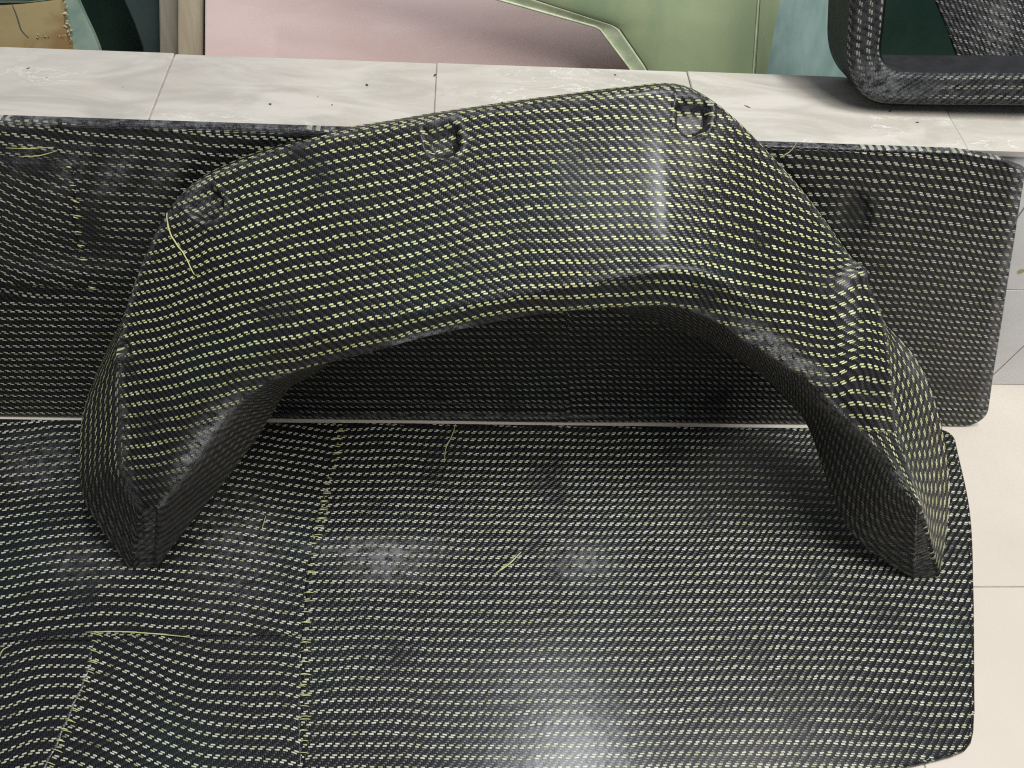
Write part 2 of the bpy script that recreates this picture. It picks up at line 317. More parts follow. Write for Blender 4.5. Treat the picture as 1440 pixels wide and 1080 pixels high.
# ------------------------------------------------------------------ woven panels
T = 0.00200                                   # width of one tow
def wave(x, y, a=.0005): return a * (np.sin(x*9.1+1.3) * np.cos(y*11.7) + .6*np.sin(x*23+y*17) + .4*np.sin(y*41-x*13+2))
class Plane:
    """panel frame: origin O, ex along the ledge, ew up the sheet, en out of it"""
    def __init__(s, O, ex, ew):
        s.O, s.ex, s.ew = np.asarray(O, float), _n(ex), _n(ew); s.en = _n(np.cross(s.ex, s.ew)); s.c = np.dot(s.en, s.O)
    def at(s, px, py):
        P = at_plane(px, py, s.en, s.c) - s.O; return np.array([np.dot(P, s.ex), np.dot(P, s.ew)])
    def P(s, x, w, h=0): return s.O + np.multiply.outer(x, s.ex) + np.multiply.outer(w, s.ew) + np.multiply.outer(np.broadcast_to(h, np.shape(x)), s.en)
def sheet(pl, name, w, xl, xr, uvf, wearf, mat, parent, h=0., nc=200, skirt=None, rim=None, hf=None, bow=0.):
    """rows at w, from xl(w) to xr(w); optional rolled rim that follows the outline"""
    nr = len(w); s = np.linspace(0, 1, nc)
    X = xl[:, None] + (xr - xl)[:, None] * s[None]; Wm = np.repeat(w[:, None], nc, 1)
    H = h + wave(X, Wm) - bow * np.maximum(0, .42 - Wm) ** 2 + (hf(*proj(pl.P(X, Wm))) if hf else 0)
    loop = np.concatenate([np.stack([X[0], Wm[0], H[0]], -1), np.stack([X[1:, -1], Wm[1:, -1], H[1:, -1]], -1), np.stack([X[-1, ::-1][1:], Wm[-1, ::-1][1:], H[-1, ::-1][1:]], -1), np.stack([X[::-1, 0][1:-1], Wm[::-1, 0][1:-1], H[::-1, 0][1:-1]], -1)])
    ids = np.arange(nr * nc).reshape(nr, nc)
    lid = np.concatenate([ids[0], ids[1:, -1], ids[-1, ::-1][1:], ids[::-1, 0][1:-1]])
    pts = [np.stack([X.ravel(), Wm.ravel(), H.ravel()], -1)]; Fc = [grid_faces(nr, nc)]
    prev = lid; base = nr * nc; n = len(lid)
    tn = np.roll(loop[:, :2], -1, 0) - np.roll(loop[:, :2], 1, 0); tn /= np.maximum(1e-9, np.linalg.norm(tn, axis=1))[:, None]
    out = np.stack([tn[:, 1], -tn[:, 0]], -1)
    for _ in range(3): out = (np.roll(out, 1, 0) + 2 * out + np.roll(out, -1, 0)) / 4
    out /= np.maximum(1e-9, np.linalg.norm(out, axis=1))[:, None]
    for (o_, d_) in (rim if rim else ([(0.0003, -abs(skirt))] if skirt else [])):
        ring = loop.copy(); ring[:, :2] += out * o_; ring[:, 2] += d_
        pts.append(ring); cur = base + np.arange(n); base += n
        Fc.append(np.stack([prev, cur, np.roll(cur, -1), np.roll(prev, -1)], -1)); prev = cur
    Q = np.concatenate(pts); P = pl.P(Q[:, 0], Q[:, 1], Q[:, 2]); px, py = proj(pl.P(Q[:, 0], Q[:, 1]))
    uv = uvf(px, py, Q[:, 0], Q[:, 1]); we = wearf(px, py) if wearf else np.zeros((len(P), 2))
    if rim: we[nr * nc + n:, 0] = np.maximum(we[nr * nc + n:, 0], .45); we[nr * nc:, 1] = np.maximum(we[nr * nc:, 1], .35)
    return mk(name, P, np.concatenate(Fc), mat, parent, True, uv, we)
def edge_at(pl, pts, w):
    """image polyline -> x as function of w on the sheet"""
    q = np.array([pl.at(*p) for p in pts]); o = np.argsort(q[:, 1]); return smooth_interp(w, q[o, 1], q[o, 0])
def row_w(w0, w1, r, n):
    """row positions, denser in the two rounded corners"""
    a = r * (1 - np.cos(np.linspace(0, math.pi/2, 16))); return np.unique(np.concatenate([w0 + a, np.linspace(w0 + r, w1 - r, n), w1 - a]))
def corner(w, w0, w1, r0, r1):
    d0 = np.clip(r0 - (w - w0), 0, r0); d1 = np.clip(r1 - (w1 - w), 0, r1)
    return (r0 - np.sqrt(np.maximum(0, r0**2 - d0**2))) + (r1 - np.sqrt(np.maximum(0, r1**2 - d1**2)))
RIM = [(.0012, -.0003), (.0022, -.0012), (.0027, -.0026), (.0028, -.0045), (.0026, -.009)]

# ---- lower panel, lying on the floor
ZP = .0105
e_ = at_z(1250, 604.5, ZP) - at_z(0, 591, ZP); lp = Plane((0, 0, ZP), e_, np.cross((0, 0, 1), e_))
low = empty('carbon_panel', (0.2, .35, 0), 'flat dark woven panel with yellow dashes lying on the floor in front', 'panel')
lw0 = -.02; lw1 = lp.at(300, 594)[1]
w = row_w(lw0, lw1, .02, 150)
XR = edge_at(lp, [(1343, 625), (1362, 720), (1367, 830), (1369, 950), (1367, 1045)], w)
wfront = lp.at(1330, 1062)[1]                 # the bottom right corner is in view, the front edge runs just below
XRs = XR - corner(w, wfront, lw1, .026, .016); XRs = np.where(w < wfront + .0004, np.nan, XRs)
# front edge: slants forward to the left of the corner
fe = np.array([lp.at(*p) for p in [(1369, 1000), (1368, 1026), (1364.5, 1042), (1356, 1052), (1340, 1058.5), (1312, 1066), (1265, 1077), (1150, 1092), (1000, 1104), (700, 1122), (300, 1140), (-200, 1150)]])
def panel_uv_main(px, py, x, y): return np.stack([-(x + .02 * y) / (T * .97), -(y + .0012*np.sin(x*13) + .0010*np.sin(x*29 + 1)*sstep(1100, 500, px) + .010*sstep(900, 1440, px)*(px-900)/540) / (T*1.03)], -1)
def low_wear(px, py):
    s = .6*blob(px, py, 545, 792, 55, 26) + .45*blob(px, py, 530, 770, 90, 12) + .5*blob(px, py, 820, 790, 45, 26) + .22*blob(px, py, 330, 770, 60, 90) + .25*blob(px, py, 60, 650, 60, 40) + .2*blob(px, py, 120, 790, 60, 30)
    b = .5*blob(px, py, 270, 905, 150, 7) + .9*blob(px, py, 60, 897, 90, 7) + .35*blob(px, py, 40, 640, 70, 30)
    return np.stack([np.clip(s, 0, 1), np.clip(b, 0, 1)], -1)
def front_clip(X, Wv):
    return np.maximum(Wv, np.interp(X, fe[::-1, 0], fe[::-1, 1]))
def low_sheet(name, wv, xl, xr, uvf, wearf, h, nc, rim=None, skirt=None):
    """as sheet(), with the front rows pulled back to the slanting front edge"""
    return sheet(lp, name, wv, xl, xr, uvf, wearf, MAT['panel'], low, h, nc, skirt, rim, None, .045)
# outline of the shell as rows: below the corner the right end follows the front edge
fx = lambda wv: np.interp(wv, fe[::-1, 1], fe[::-1, 0])  # x of front edge at w
o_ = np.argsort(fe[:, 1]); fxs, fws = fe[o_, 0], fe[o_, 1]
w = np.unique(np.concatenate([np.linspace(fws[0] + .001, fws[-1], 40), np.linspace(fws[-1], lw1 - .016, 150), lw1 - .016*(1-np.cos(np.linspace(0, math.pi/2, 12))), ]))
XR = edge_at(lp, [(1343, 625), (1362, 720), (1367, 830), (1369, 950), (1370, 1035)], w) - corner(w, -9, lw1, .001, .016)
XRs = np.minimum(XR, np.where(w < fws[-1], np.interp(w, fws, fxs), 9))
XLs = np.full_like(w, -.95)
def uv_left(px, py, x, y):
    d = smooth_interp(px, [-300, 0, 60, 150, 240, 320, 430, 600], [30, 14, 6, 0, 3, 10, 26, 50])
    q = np.array(lp.at(0, 0)); sc = .00086
    return np.stack([-(x) / T, -(y + d * sc) / (T*1.02)], -1)
low_sheet('shell', w, XLs, XRs, uv_left, low_wear, 0, 330, rim=RIM)
seam = [(478, 596), (470, 640), (455, 700), (440, 760), (428, 850), (424, 930), (425, 1060), (430, 1120)]
rag = lambda wv, a=.0012: a * (np.sin(wv*260) * .5 + np.sin(wv*97+1) * .6)
wm = w[w < lw1 - .002]; wm = wm[wm > fws[0] + .004]
low_sheet('cloth_ply', wm, edge_at(lp, seam, wm) + rag(wm), np.interp(wm, w, XRs) - .0015, panel_uv_main, low_wear, .0006, 260, skirt=.0008)
wk = np.linspace(lp.at(300, 1120)[1], lp.at(300, 893)[1], 80)
def uv_k(px, py, x, y):
    d = smooth_interp(px, [0, 100, 130, 157, 207, 250, 287, 340, 393, 430], [-30, -8, 0, 9, 29, 45, 54, 59, 60, 66]); return np.stack([-x / T, -(y + d * .00075) / (T*1.0)], -1)
low_sheet('cloth_ply', wk, edge_at(lp, [(135, 886), (128, 930), (108, 985), (82, 1040), (60, 1085), (40, 1120)], wk) + rag(wk), edge_at(lp, seam, wk) - .001, uv_k, low_wear, .00042, 120, skirt=.0008)
def uv_m(px, py, x, y):
    d = smooth_interp(px, [-200, 0, 60, 130, 200], [40, 13, 1, 3, 16]); return np.stack([-x / (T*.9), -(y + d * .00078) / (T*.98)], -1)
wk2 = np.linspace(lp.at(50, 1120)[1], lp.at(60, 900)[1], 70)
low_sheet('cloth_ply', wk2, np.full_like(wk2, -.93), edge_at(lp, [(135, 886), (128, 930), (108, 985), (82, 1040), (60, 1085), (40, 1120)], wk2) + .0006 + rag(wk2), uv_m, low_wear, .00022, 120, skirt=.0006)
def frays(name, pl, pts, h, parent, n, ln, dirx=1.0, slope=0.0):
    V, Fc = [], []
    q = np.array([pl.at(*p) for p in pts]); tt = np.linspace(0, 1, n); d = np.concatenate([[0], np.cumsum(np.linalg.norm(np.diff(q, axis=0), axis=1))]); d /= d[-1]
    for t in tt:
        x, y = np.interp(t, d, q[:, 0]), np.interp(t, d, q[:, 1])
        for k in range(rng.integers(1, 4)):
            l = ln * rng.uniform(.5, 1.25); y0 = y + rng.choice([-.001, .001]) + rng.normal(0, .0004); x0 = x - .0015 + rng.uniform(-.0015, .001); a = slope + rng.normal(0, .05)
            P = [pl.P(x0 + dirx * l * s, y0 + a * l * s + .0004*math.sin(3*s), h + .0005 * math.sin(math.pi * s) + .0001) for s in (0, .33, .66, 1)]
            v, f = tube(P, .00048, 4); f = [tuple(a_ + len(V) for a_ in g) for g in f]; V += v; Fc += f
    tag(mk(name, V, Fc, MAT['thread'], parent), kind='stuff')
frays('frayed_ends', lp, seam[:-1], .0008, low, 36, .009)
frays('frayed_ends', lp, [(135, 890), (128, 930), (108, 985), (82, 1040), (60, 1085)], .0007, low, 15, .009, 1, -.25)

# ---- upper panel, leaning on the front of the ledge
e_ = at_z(1250, 599, .003) - at_z(0, 586.5, .003); yb = at_z(700, 593.5, .003)[1]
O_u = at_z(700, 593.5, .001); top_u = np.array([0, YW - .0145, ZT + .004])
e_ = _n(e_); d_ = top_u - O_u; d_ = d_ - e_ * np.dot(d_, e_); up = Plane(O_u, e_, d_)
upp = empty('carbon_panel', (0.1, yb, 0), 'dark woven panel with rounded corners leaning against the ledge front', 'panel')
w1 = up.at(0, 166)[1]; w0 = .003
wu = row_w(w0, w1, .03, 170)
ru = [(1386, 588), (1393, 540), (1404, 470), (1418, 380), (1430, 300), (1440, 240), (1447, 190)]
XRu = edge_at(up, ru, wu)
# top edge sinks gently towards the right: clip rows at the top edge line by shortening on the right
te = np.array([up.at(*p) for p in [(-300, 162), (0, 165), (300, 166), (560, 168), (1000, 184), (1120, 192), (1240, 203), (1340, 217), (1405, 228), (1432, 240)]])
o_ = np.argsort(te[:, 1]); tw, tx = te[o_, 1], te[o_, 0]
XRu = XRu - corner(wu, w0, 9, .030, .001)
hi = wu > tw[0]; XRu = np.where(hi, np.minimum(XRu, np.interp(wu, tw, tx)), XRu)
def row_dy(px, py):
    a = smooth_interp(px, [-100, 0, 100, 250, 400, 560, 700], [-16, -10, -3, 4, 10, 10, 6]); b = smooth_interp(px, [450, 800, 1050, 1200, 1300, 1400, 1500], [10, 3, 0, 3, 8, 18, 28])
    low_ = smooth_interp(px, [0, 300, 450, 700, 900, 1140, 1200, 1440], [0, 0, 4, 0, -4, -3, 0, 14])
    f = sstep(405, 425, py); topd = np.where(px < 600, a, b); return np.where(px < 800, topd * (1 - f) + low_ * f, topd + (low_ - 3 - topd) * sstep(420, 560, py))
def uv_up(px, py, x, y): return np.stack([x / T, -(y + row_dy(px, py) * .0009) / T], -1)
def up_wear_shade(px, py):
    s = .8*sstep(176, 166, py)*sstep(-.2, .4, np.sin(px*.05)+np.sin(px*.013)) + .45*sstep(186, 168, py) + .5*sstep(0, 14, px - (1436 - (py-240)*.16) + 14) + .4*blob(px, py, 150, 240, 100, 36)*(.5+.5*np.sin(px*.09+py*.05)) + .18*blob(px, py, 100, 370, 90, 14) + .25*blob(px, py, 40, 215, 40, 15) + .5*blob(px, py, 690, 585, 300, 4) + 0 + .5*blob(px, py, 480, 176, 60, 8)
    b = .95*blob(px, py, 1203, 300, 26, 34) + .95*blob(px, py, 128, 315, 17, 48) + .8*blob(px, py, 55, 238, 70, 12) + .5*blob(px, py, 190, 255, 60, 16) + .9*blob(px, py, 70, 408, 80, 6) + .7*blob(px, py, 50, 226, 60, 10) + .6*blob(px, py, 1345, 540, 60, 18) + .5*blob(px, py, 1010, 480, 150, 30) + .45*sstep(380, 420, px)*sstep(1180, 1120, px)*sstep(430, 470, py)  # last terms also dim the dashes behind the arch, standing in for shade
    return np.stack([np.clip(s, 0, 1), np.clip(b, 0, 1)], -1)
def up_h(px, py): # the shallow scooped dimple near the right end
    return -.003 * sstep(1.2, .5, np.sqrt(((px - 1203) / 24) ** 2 + ((py - 302) / 36) ** 2))
sheet(up, 'shell', wu, np.full_like(wu, -1.05), XRu, uv_up, up_wear_shade, MAT['panel'], upp, 0, 420, rim=RIM, hf=up_h)
wl = np.linspace(up.at(50, 402)[1], up.at(50, 228)[1], 60)
def uv_ul(px, py, x, y):
    d = smooth_interp(px, [-200, 0, 40, 110, 200], [-70, 0, 14, 32, 50]); return np.stack([x / T, -(y + d * .00088) / (T * .97)], -1)
sheet(up, 'cloth_ply', wl, np.full_like(wl, -1.04), edge_at(up, [(100, 215), (106, 270), (108, 330), (118, 380), (130, 410)], wl) + rag(wl), uv_ul, up_wear_shade, MAT['panel'], upp, .0006, 120, skirt=.0008)
frays('frayed_ends', up, [(96, 235), (104, 275), (108, 330), (118, 380), (128, 404)], .0008, upp, 9, .006, 1, -.2)

# ------------------------------------------------------------------ the wheel arch
ZF = ZP + .0022
tl, tr = at_z(201, 802, ZF), at_z(1306, 816, ZF)
pt = np.array([.05, YW - .006, ZT + .006])    # where the rim leans on the ledge corner
nb = np.cross(tr - tl, pt - tl); nb = _n(nb); nb = nb if nb[1] < 0 else -nb; cb = np.dot(nb, tl)
def hp(px, py, h): return at_plane(px, py, nb, cb + h)
ST = [ # A (outer rim)   B (outer face edge)  M (crest)   C (inner lip)   D (inner rim)   hB    hM    hC
 ((184,802), (197,716), (212,716), (222,716), (218,801), .050, .056, .055),
 ((118,705), (170,655), (225,668), (247,680), (262,744), .055, .067, .064),
 ((112,640), (170,590), (245,612), (288,622), (312,682), .055, .074, .069),
 ((122,560), (165,500), (285,553), (332,570), (365,612), .045, .080, .074),
 (None,      (187,400), (335,503), (385,534), (408,547), .030, .088, .077),
 (None,      (242,287), (405,482), (438,516), (444,526), .022, .094, .083),
 (None,      (335,228), (500,456), (530,493), None,      .018, .097, .086),
 (None,      (465,190), (600,437), (620,470), None,      .018, .097, .086),
 (None,      (600,166), (700,420), (710,451), None,      .018, .097, .086),
 (None,      (760,142), (800,402), (800,439), None,      .018, .097, .086),
 (None,      (880,128), (885,388), (878,433), (868,440), .018, .097, .086),
 (None,      (958,123), (950,379), (940,430), (925,455), .018, .097, .086),
 (None,      (1012,150), (1002,388), (990,444), (975,472), .018, .097, .086),
 (None,      (1085,217), (1062,428), (1042,476), (1020,494), .018, .097, .086),
 (None,      (1150,293), (1112,470), (1092,506), (1072,528), .018, .092, .082),
 (None,      (1205,375), (1167,520), (1142,541), (1108,562), .020, .084, .079),
 (None,      (1240,445), (1205,562), (1184,582), (1136,600), .030, .082, .078),
 ((1289,508), (1251,520), (1232,600), (1217,614), (1152,645), .045, .078, .075),
 ((1322,590), (1259,590), (1250,641), (1246,645), (1172,700), .055, .073, .070),
 ((1336,690), (1277,655), (1272,678), (1269,682), (1207,760), .060, .067, .065),
 ((1322,815), (1297,713), (1294,714), (1290,714), (1287,816), .060, .063, .062),
]
tA, tB, tM, tC, tD = [], [], [], [], []
for (a, b, m, c, d, hb, hm, hc) in ST:
    B = hp(*b, hb); Cc = hp(*c, hc); Mm = hp(*m, hm); mid = (B + Cc) / 2
    inpl = Cc - B; inpl -= nb * np.dot(inpl, nb); inpl = _n(inpl)
    tB.append(B); tC.append(Cc); tM.append(Mm)
    tA.append(hp(*a, 0) if a else B - nb * (hb - .0) - inpl * .004)
    tD.append(hp(*d, 0) if d else Cc - nb * hc - inpl * .002)
NCOL = 760
keys = np.concatenate([np.array(tA), np.array(tB), np.array(tM), np.array(tC), np.array(tD)], 1)
# one common parameter so the five rails keep matching
K = catmull(keys, NCOL)
rA, rB, rM, rC, rD = (K[:, 3*i:3*i+3] for i in range(5))
u_st = np.linspace(0, 1, NCOL)
conc = .020 * sstep(.16, .36, u_st) * sstep(.90, .70, u_st)
def section(A, B, M, C_, D, cc, e=0.):
    Q = B + (M - B) * .58 - nb * cc
    def bez(p0, p1, p2, n): s = np.linspace(0, 1, n)[:, None]; return (1-s)**2*p0 + 2*s*(1-s)*p1 + s*s*p2
    def cut(P, Qn, r): d = np.linalg.norm(Qn - P); return P + (Qn - P) * min(r / max(d, 1e-6), .42)
    face = bez(B, Q, M, 200)
    lB, lM, lC = np.linalg.norm(B - Q), np.linalg.norm(M - C_), np.linalg.norm(C_ - D)
    def on_face(dist, end):
        seg = np.concatenate([[0], np.cumsum(np.linalg.norm(np.diff(face, axis=0), axis=1))]); L = seg[-1]
        t = min(dist, L * .35); t = t if not end else L - t
        return np.array([np.interp(t, seg, face[:, k]) for k in range(3)]), t, seg
    B2, t0, seg = on_face(.006 + .007*e, False); M1, t1, _ = on_face(.006, True)
    B1 = cut(B, A, .005 + .008*e); M2 = cut(M, C_, .005); C1 = cut(C_, M, .005 + .004*e); C2 = cut(C_, D, .004 + .006*e)
    s = np.linspace(0, 1, 22)[:, None]
    rows = [A + (B1 - A) * s[:-1]]
    rows.append(bez(B1, B, B2, 8)[:-1])
    ts = np.linspace(t0, t1, 84); rows.append(np.stack([np.interp(ts, seg, face[:, k]) for k in range(3)], -1)[:-1])
    rows.append(bez(M1, M, M2, 10)[:-1]); rows.append(M2 + (C1 - M2) * np.linspace(0, 1, 12)[:, None][:-1])
    rows.append(bez(C1, C_, C2, 8)[:-1]); rows.append(C2 + (D - C2) * s)
    return np.concatenate(rows)
G = np.stack([section(rA[i], rB[i], rM[i], rC[i], rD[i], conc[i], float(sstep(.16, .04, u_st[i]) + sstep(.86, .96, u_st[i]))) for i in range(NCOL)], 1)   # rows x cols x 3
NR = G.shape[0]
iB, iC = 21 + 4, 21 + 7 + 83 + 9 + 11 + 4      # rows of the two edges (middle of their fillets)
def grid_normals(G):
    du = np.gradient(G, axis=1); dv = np.gradient(G, axis=0); n = np.cross(du, dv); n /= np.maximum(1e-12, np.linalg.norm(n, axis=2))[..., None]
    return n if np.mean(n[60, 200:500] @ nb) > 0 else -n
N0 = grid_normals(G)
PX, PY = proj(G)
# bolt recesses, boss wrinkles, hand-laid unevenness
def recess(cx, cy, ax, ay, hw, L):
    """signed distance (px) to a U that opens towards (ax, ay) from its rounded inner end"""
    l = math.hypot(ax, ay); ax, ay = ax / l, ay / l
    dx, dy = PX - cx, PY - cy; b = dx * ax + dy * ay; a = -dx * ay + dy * ax
    return np.maximum(np.where(b < 0, np.hypot(a, b), np.abs(a)) - hw, b - L)
RECS = [(623, 199, -.20, -1, 24, 27, .0105), (974, 168, .12, -1, 24, 28, .011), (290, 286, -.75, -.66, 24, 22, .010), (170, 492, -.9, -.4, 14, 12, .007)]
disp = np.zeros(PX.shape); rmask = []; rimsc = np.zeros(PX.shape)
facerow = np.zeros(PX.shape, bool); facerow[iB - 2:iC] = True
for (cx, cy, ax, ay, hw, L, dep) in RECS:
    sd = recess(cx, cy, ax, ay, hw, L); sd = np.where(facerow, sd, 99)
    disp -= .85 * dep * sstep(2.0, -5, sd) * (1 - .9 * sstep(L * .25, L * 1.0, ((PX - cx) * ax + (PY - cy) * ay) / math.hypot(ax, ay))); disp += .0009 * np.exp(-((sd - 4) / 3) ** 2)
    rmask.append(sd < 1.5); rimsc = np.maximum(rimsc, np.exp(-((sd - 2.5) / 2.2) ** 2))
# pinched boss on the right edge, and the soft swelling it pulls into the cloth below
disp += np.where(facerow, .0055 * blob(PX, PY, 1208, 384, 20, 13, -.5) - .003 * blob(PX, PY, 1180, 392, 14, 14) + .0045 * blob(PX, PY, 1210, 450, 22, 75, -.15) - .003 * blob(PX, PY, 1172, 450, 18, 80, -.2), 0)
disp += np.where(facerow, -.004 * blob(PX, PY, 1222, 548, 16, 14), 0)
rr = np.random.default_rng(7)
toe = np.minimum(al0 := np.concatenate([[0], np.cumsum(np.linalg.norm(np.diff((rB + rC + rA + rD) / 4, axis=0), axis=1))]), al0[-1] - al0); q_ = np.clip(.004 - toe, 0, .004); disp -= (.004 - np.sqrt(.004**2 - q_**2))[None]
wob_ = sum(rr.uniform(.25, .55) * np.sin(G @ rr.normal(0, 28, 3) + rr.uniform(0, 6)) for _ in range(9))
disp += .00045 * wob_
G2 = G + N0 * disp[..., None]
NN = grid_normals(G2)
# thread coordinates on the face, from the way the cloth was laid over the arch
SX = [130,170,200,240,300,360,420,450,510,570,630,680,728,783,850,900,930,970,1005,1050,1110,1170,1207,1245,1330]
Y4 = [370,362,356,346,318,297,280,271,259,246,231,218,213,209,207.5,207,208.5,213.5,218,232,259,290,306,325,370]
Y9 = [434,428,423,413,391,374,358,351,338,325,310,297,291,287,285,284,285,288,292,303,322,340,350,362,390]
Y14 = [500,496,491,482,464,448,436,430,417,404,389,376,369,366,363.5,362,361.5,364,370,381,391,396.5,383,398,420]
Y18 = [556,553,549,541,525,510,500,494,480,467,452,440,434,431,428,424,424.5,429,434,443,449,460.5,452,457,480]
Y23 = [628,627,624,616,602,588,578,572,558,545,530,518,512,509,506,502,502,506,510,514,516,523,511,517,540]
Y28 = [702,701,698,690,676,662,652,646,632,619,604,592,586,583,580,576,576,580,584,588,593,597,597,603,622]
tabs = [smooth_interp(PX, SX, np.array(y)) for y in ([a - 58 - .004*(b-700) for a, b in zip(Y4, SX)], Y4, Y9, Y14, Y18, Y23, Y28, [y + 75 for y in Y28])]
ridx = [0, 4, 9, 14, 18, 23, 28, 33]
VV = np.full(PX.shape, 0.); 
for a in range(7):
    lo, hi_ = tabs[a], tabs[a + 1]; f = (PY - lo) / (hi_ - lo); r = ridx[a] + f * (ridx[a+1] - ridx[a])
    m = (PY >= lo) if a else np.ones_like(PY, bool); VV = np.where(m, r, VV)
wt = [1.75, 1.9, 2.45, 2.85, 3.0, 3.0, 2.95, 2.7, 2.35, 2.1]; wxp = [120, 240, 350, 450, 600, 850, 950, 1100, 1220, 1340]
xx = np.linspace(0, 1440, 2881); cu = np.concatenate([[0], np.cumsum(1 / np.interp(xx[:-1], wxp, wt)) * .5])
skew = smooth_interp(PX, [100, 400, 700, 950, 1100, 1250], [-.05, -.12, -.10, .05, .18, .10])   # the warp leans with the arch
UU = np.interp(PX + (PY - 330) * skew, xx, cu)
UVF = np.stack([UU, VV * 5 + 5], -1)
cutm = (PX > 1150) & (PY > 606 + .10 * (PX - 1230)); UVF = np.where(cutm[..., None], np.stack([PY / 2.5 + 3, (PX - (PY - 630) * .5) / 2.3], -1), UVF)
# flanges: threads run along the leg
al = np.concatenate([[0], np.cumsum(np.linalg.norm(np.diff(rB, axis=0), axis=1))])
acr = np.concatenate([np.zeros((1, NCOL)), np.cumsum(np.linalg.norm(np.diff(G, axis=0), axis=2), axis=0)])
UVW = np.stack([np.broadcast_to(al / (T*1.1), PX.shape), acr / (T*1.35)], -1)
# wear
sc = .75*blob(PX, PY, 300, 600, 46, 15, -.85) + .5*blob(PX, PY, 262, 652, 40, 14, -1.1) + 1.0*blob(PX, PY, 1085, 484, 45, 14, .62) + .6*blob(PX, PY, 1140, 520, 30, 10, .6) + .75*blob(PX, PY, 590, 474, 46, 6, -.22) + .35*blob(PX, PY, 640, 462, 30, 4, -.2)
sc += .08 * sstep(690, 770, PY) + .45 * blob(PX, PY, 1180, 588, 60, 8, .75) + .5*blob(PX, PY, 1262, 665, 40, 8, .9) + .12*blob(PX, PY, 1180, 395, 40, 22) + .2*blob(PX, PY, 285, 285, 30, 22) + .22*blob(PX, PY, 620, 192, 24, 34) + .32*blob(PX, PY, 973, 165, 24, 34) + .5*blob(PX, PY, 1285, 490, 20, 60, -.4)
rowi = np.arange(NR)[:, None]
sc += .55 * np.exp(-((rowi - iC) / 3.0) ** 2) * (0.35 + .65 * sstep(.0, 1.2, np.sin(al * 31) + np.sin(al * 77 + 1))) + .25 * np.exp(-((rowi - iB) / 3.0) ** 2)
sc += np.where(rowi > iC, .03, 0) + np.where(rowi < iB, .03, 0)
ba = .80 * sstep(632, 690, PY) * sstep(420, 300, PX) + .5*blob(PX, PY, 1225, 550, 22, 18) + .55*blob(PX, PY, 285, 300, 34, 26) + .6*blob(PX, PY, 1180, 392, 18, 14) + .75*sstep(-3, 0, -np.abs(rowi - iB)/1.0)*(np.ones_like(PX))*.6 + .5*blob(PX, PY, 660, 290, 6, 60, .05) + .8*np.where(rowi > iC - 3, 1, 0)*.0
ba += .65 * blob(PX, PY, 270, 610, 60, 26, -.9) + .8 * blob(PX, PY, 1090, 486, 60, 12, .62)
sc += .28 * rimsc * (.3 + .7 * sstep(-.3, .6, np.sin(PX*.31) + np.sin(PY*.27)))
WEAR = np.stack([np.clip(sc, 0, 1), np.clip(ba, 0, 1)], -1)

arch = empty('wheel_arch', (0.05, float(tl[1]), ZP), 'black arched wheel well moulding woven with yellow dashes, standing on its two feet', 'wheel arch')
def sub(name, r0, r1, uv, mat, fmask=None):
    ids = np.arange(NR * NCOL).reshape(NR, NCOL); Fq = np.stack([ids[r0:r1, :-1], ids[r0:r1, 1:], ids[r0+1:r1+1, 1:], ids[r0+1:r1+1, :-1]], -1)
    Fq = Fq.reshape(-1, 4)
    if fmask is not None: Fq = Fq[fmask[r0:r1, :-1].reshape(-1)]
    if not flip_ok: Fq = Fq[:, ::-1]
    used, inv = np.unique(Fq, return_inverse=True)
    return mk(name, G2.reshape(-1, 3)[used], inv.reshape(-1, 4), mat, arch, True, uv.reshape(-1, 2)[used], WEAR.reshape(-1, 2)[used], NN.reshape(-1, 3)[used])
e1 = G2[60, 301] - G2[60, 300]; e2 = G2[61, 300] - G2[60, 300]; flip_ok = np.dot(np.cross(e1, e2), nb) > 0
rall = np.zeros(PX.shape, bool)
for m in rmask: rall |= m
sub('arch_face', iB, iC, UVF, MAT['fender'], ~rall)
for m in rmask: sub('bolt_recess', iB, iC, UVF, MAT['fender'], m)
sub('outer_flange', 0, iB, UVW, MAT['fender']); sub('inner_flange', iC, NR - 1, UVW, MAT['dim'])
# inner skin and rims, so the moulding has its 2.5 mm wall from every side
sel_r = np.unique(np.concatenate([np.arange(0, NR, 4), [NR - 1]])); sel_c = np.unique(np.concatenate([np.arange(0, NCOL, 4), [NCOL - 1]]))
Gi = (G2 - NN * .0026)[np.ix_(sel_r, sel_c)]; Go = G2[np.ix_(sel_r, sel_c)] - NN[np.ix_(sel_r, sel_c)] * .00005
a, b = Gi.shape[:2]; Vi = np.concatenate([Gi.reshape(-1, 3), Go.reshape(-1, 3)]); fi = grid_faces(a, b, flip_ok); idx = np.arange(a * b).reshape(a, b)
lp_ = np.concatenate([idx[0], idx[1:, -1], idx[-1, ::-1][1:], idx[::-1, 0][1:-1]]); nx_ = np.roll(lp_, -1)
rimf = np.stack([lp_, nx_, nx_ + a*b, lp_ + a*b], -1)
mk('inner_skin', Vi, np.concatenate([fi, rimf]), MAT['black'], arch, False)
# toe caps close the two ends
for col in (0, NCOL - 1):
    ring = G2[:, col][::3]; c_ = ring.mean(0); Vt = np.concatenate([ring, [c_]]); n = len(ring)
    mk('toe_cap', Vt, [(i, (i + 1) % n, n) for i in range(n)], MAT['fender'], arch, False, np.stack([Vt[:, 0] / T, Vt[:, 2] / T], -1), np.tile([[.30, .85]], (n + 1, 1)))

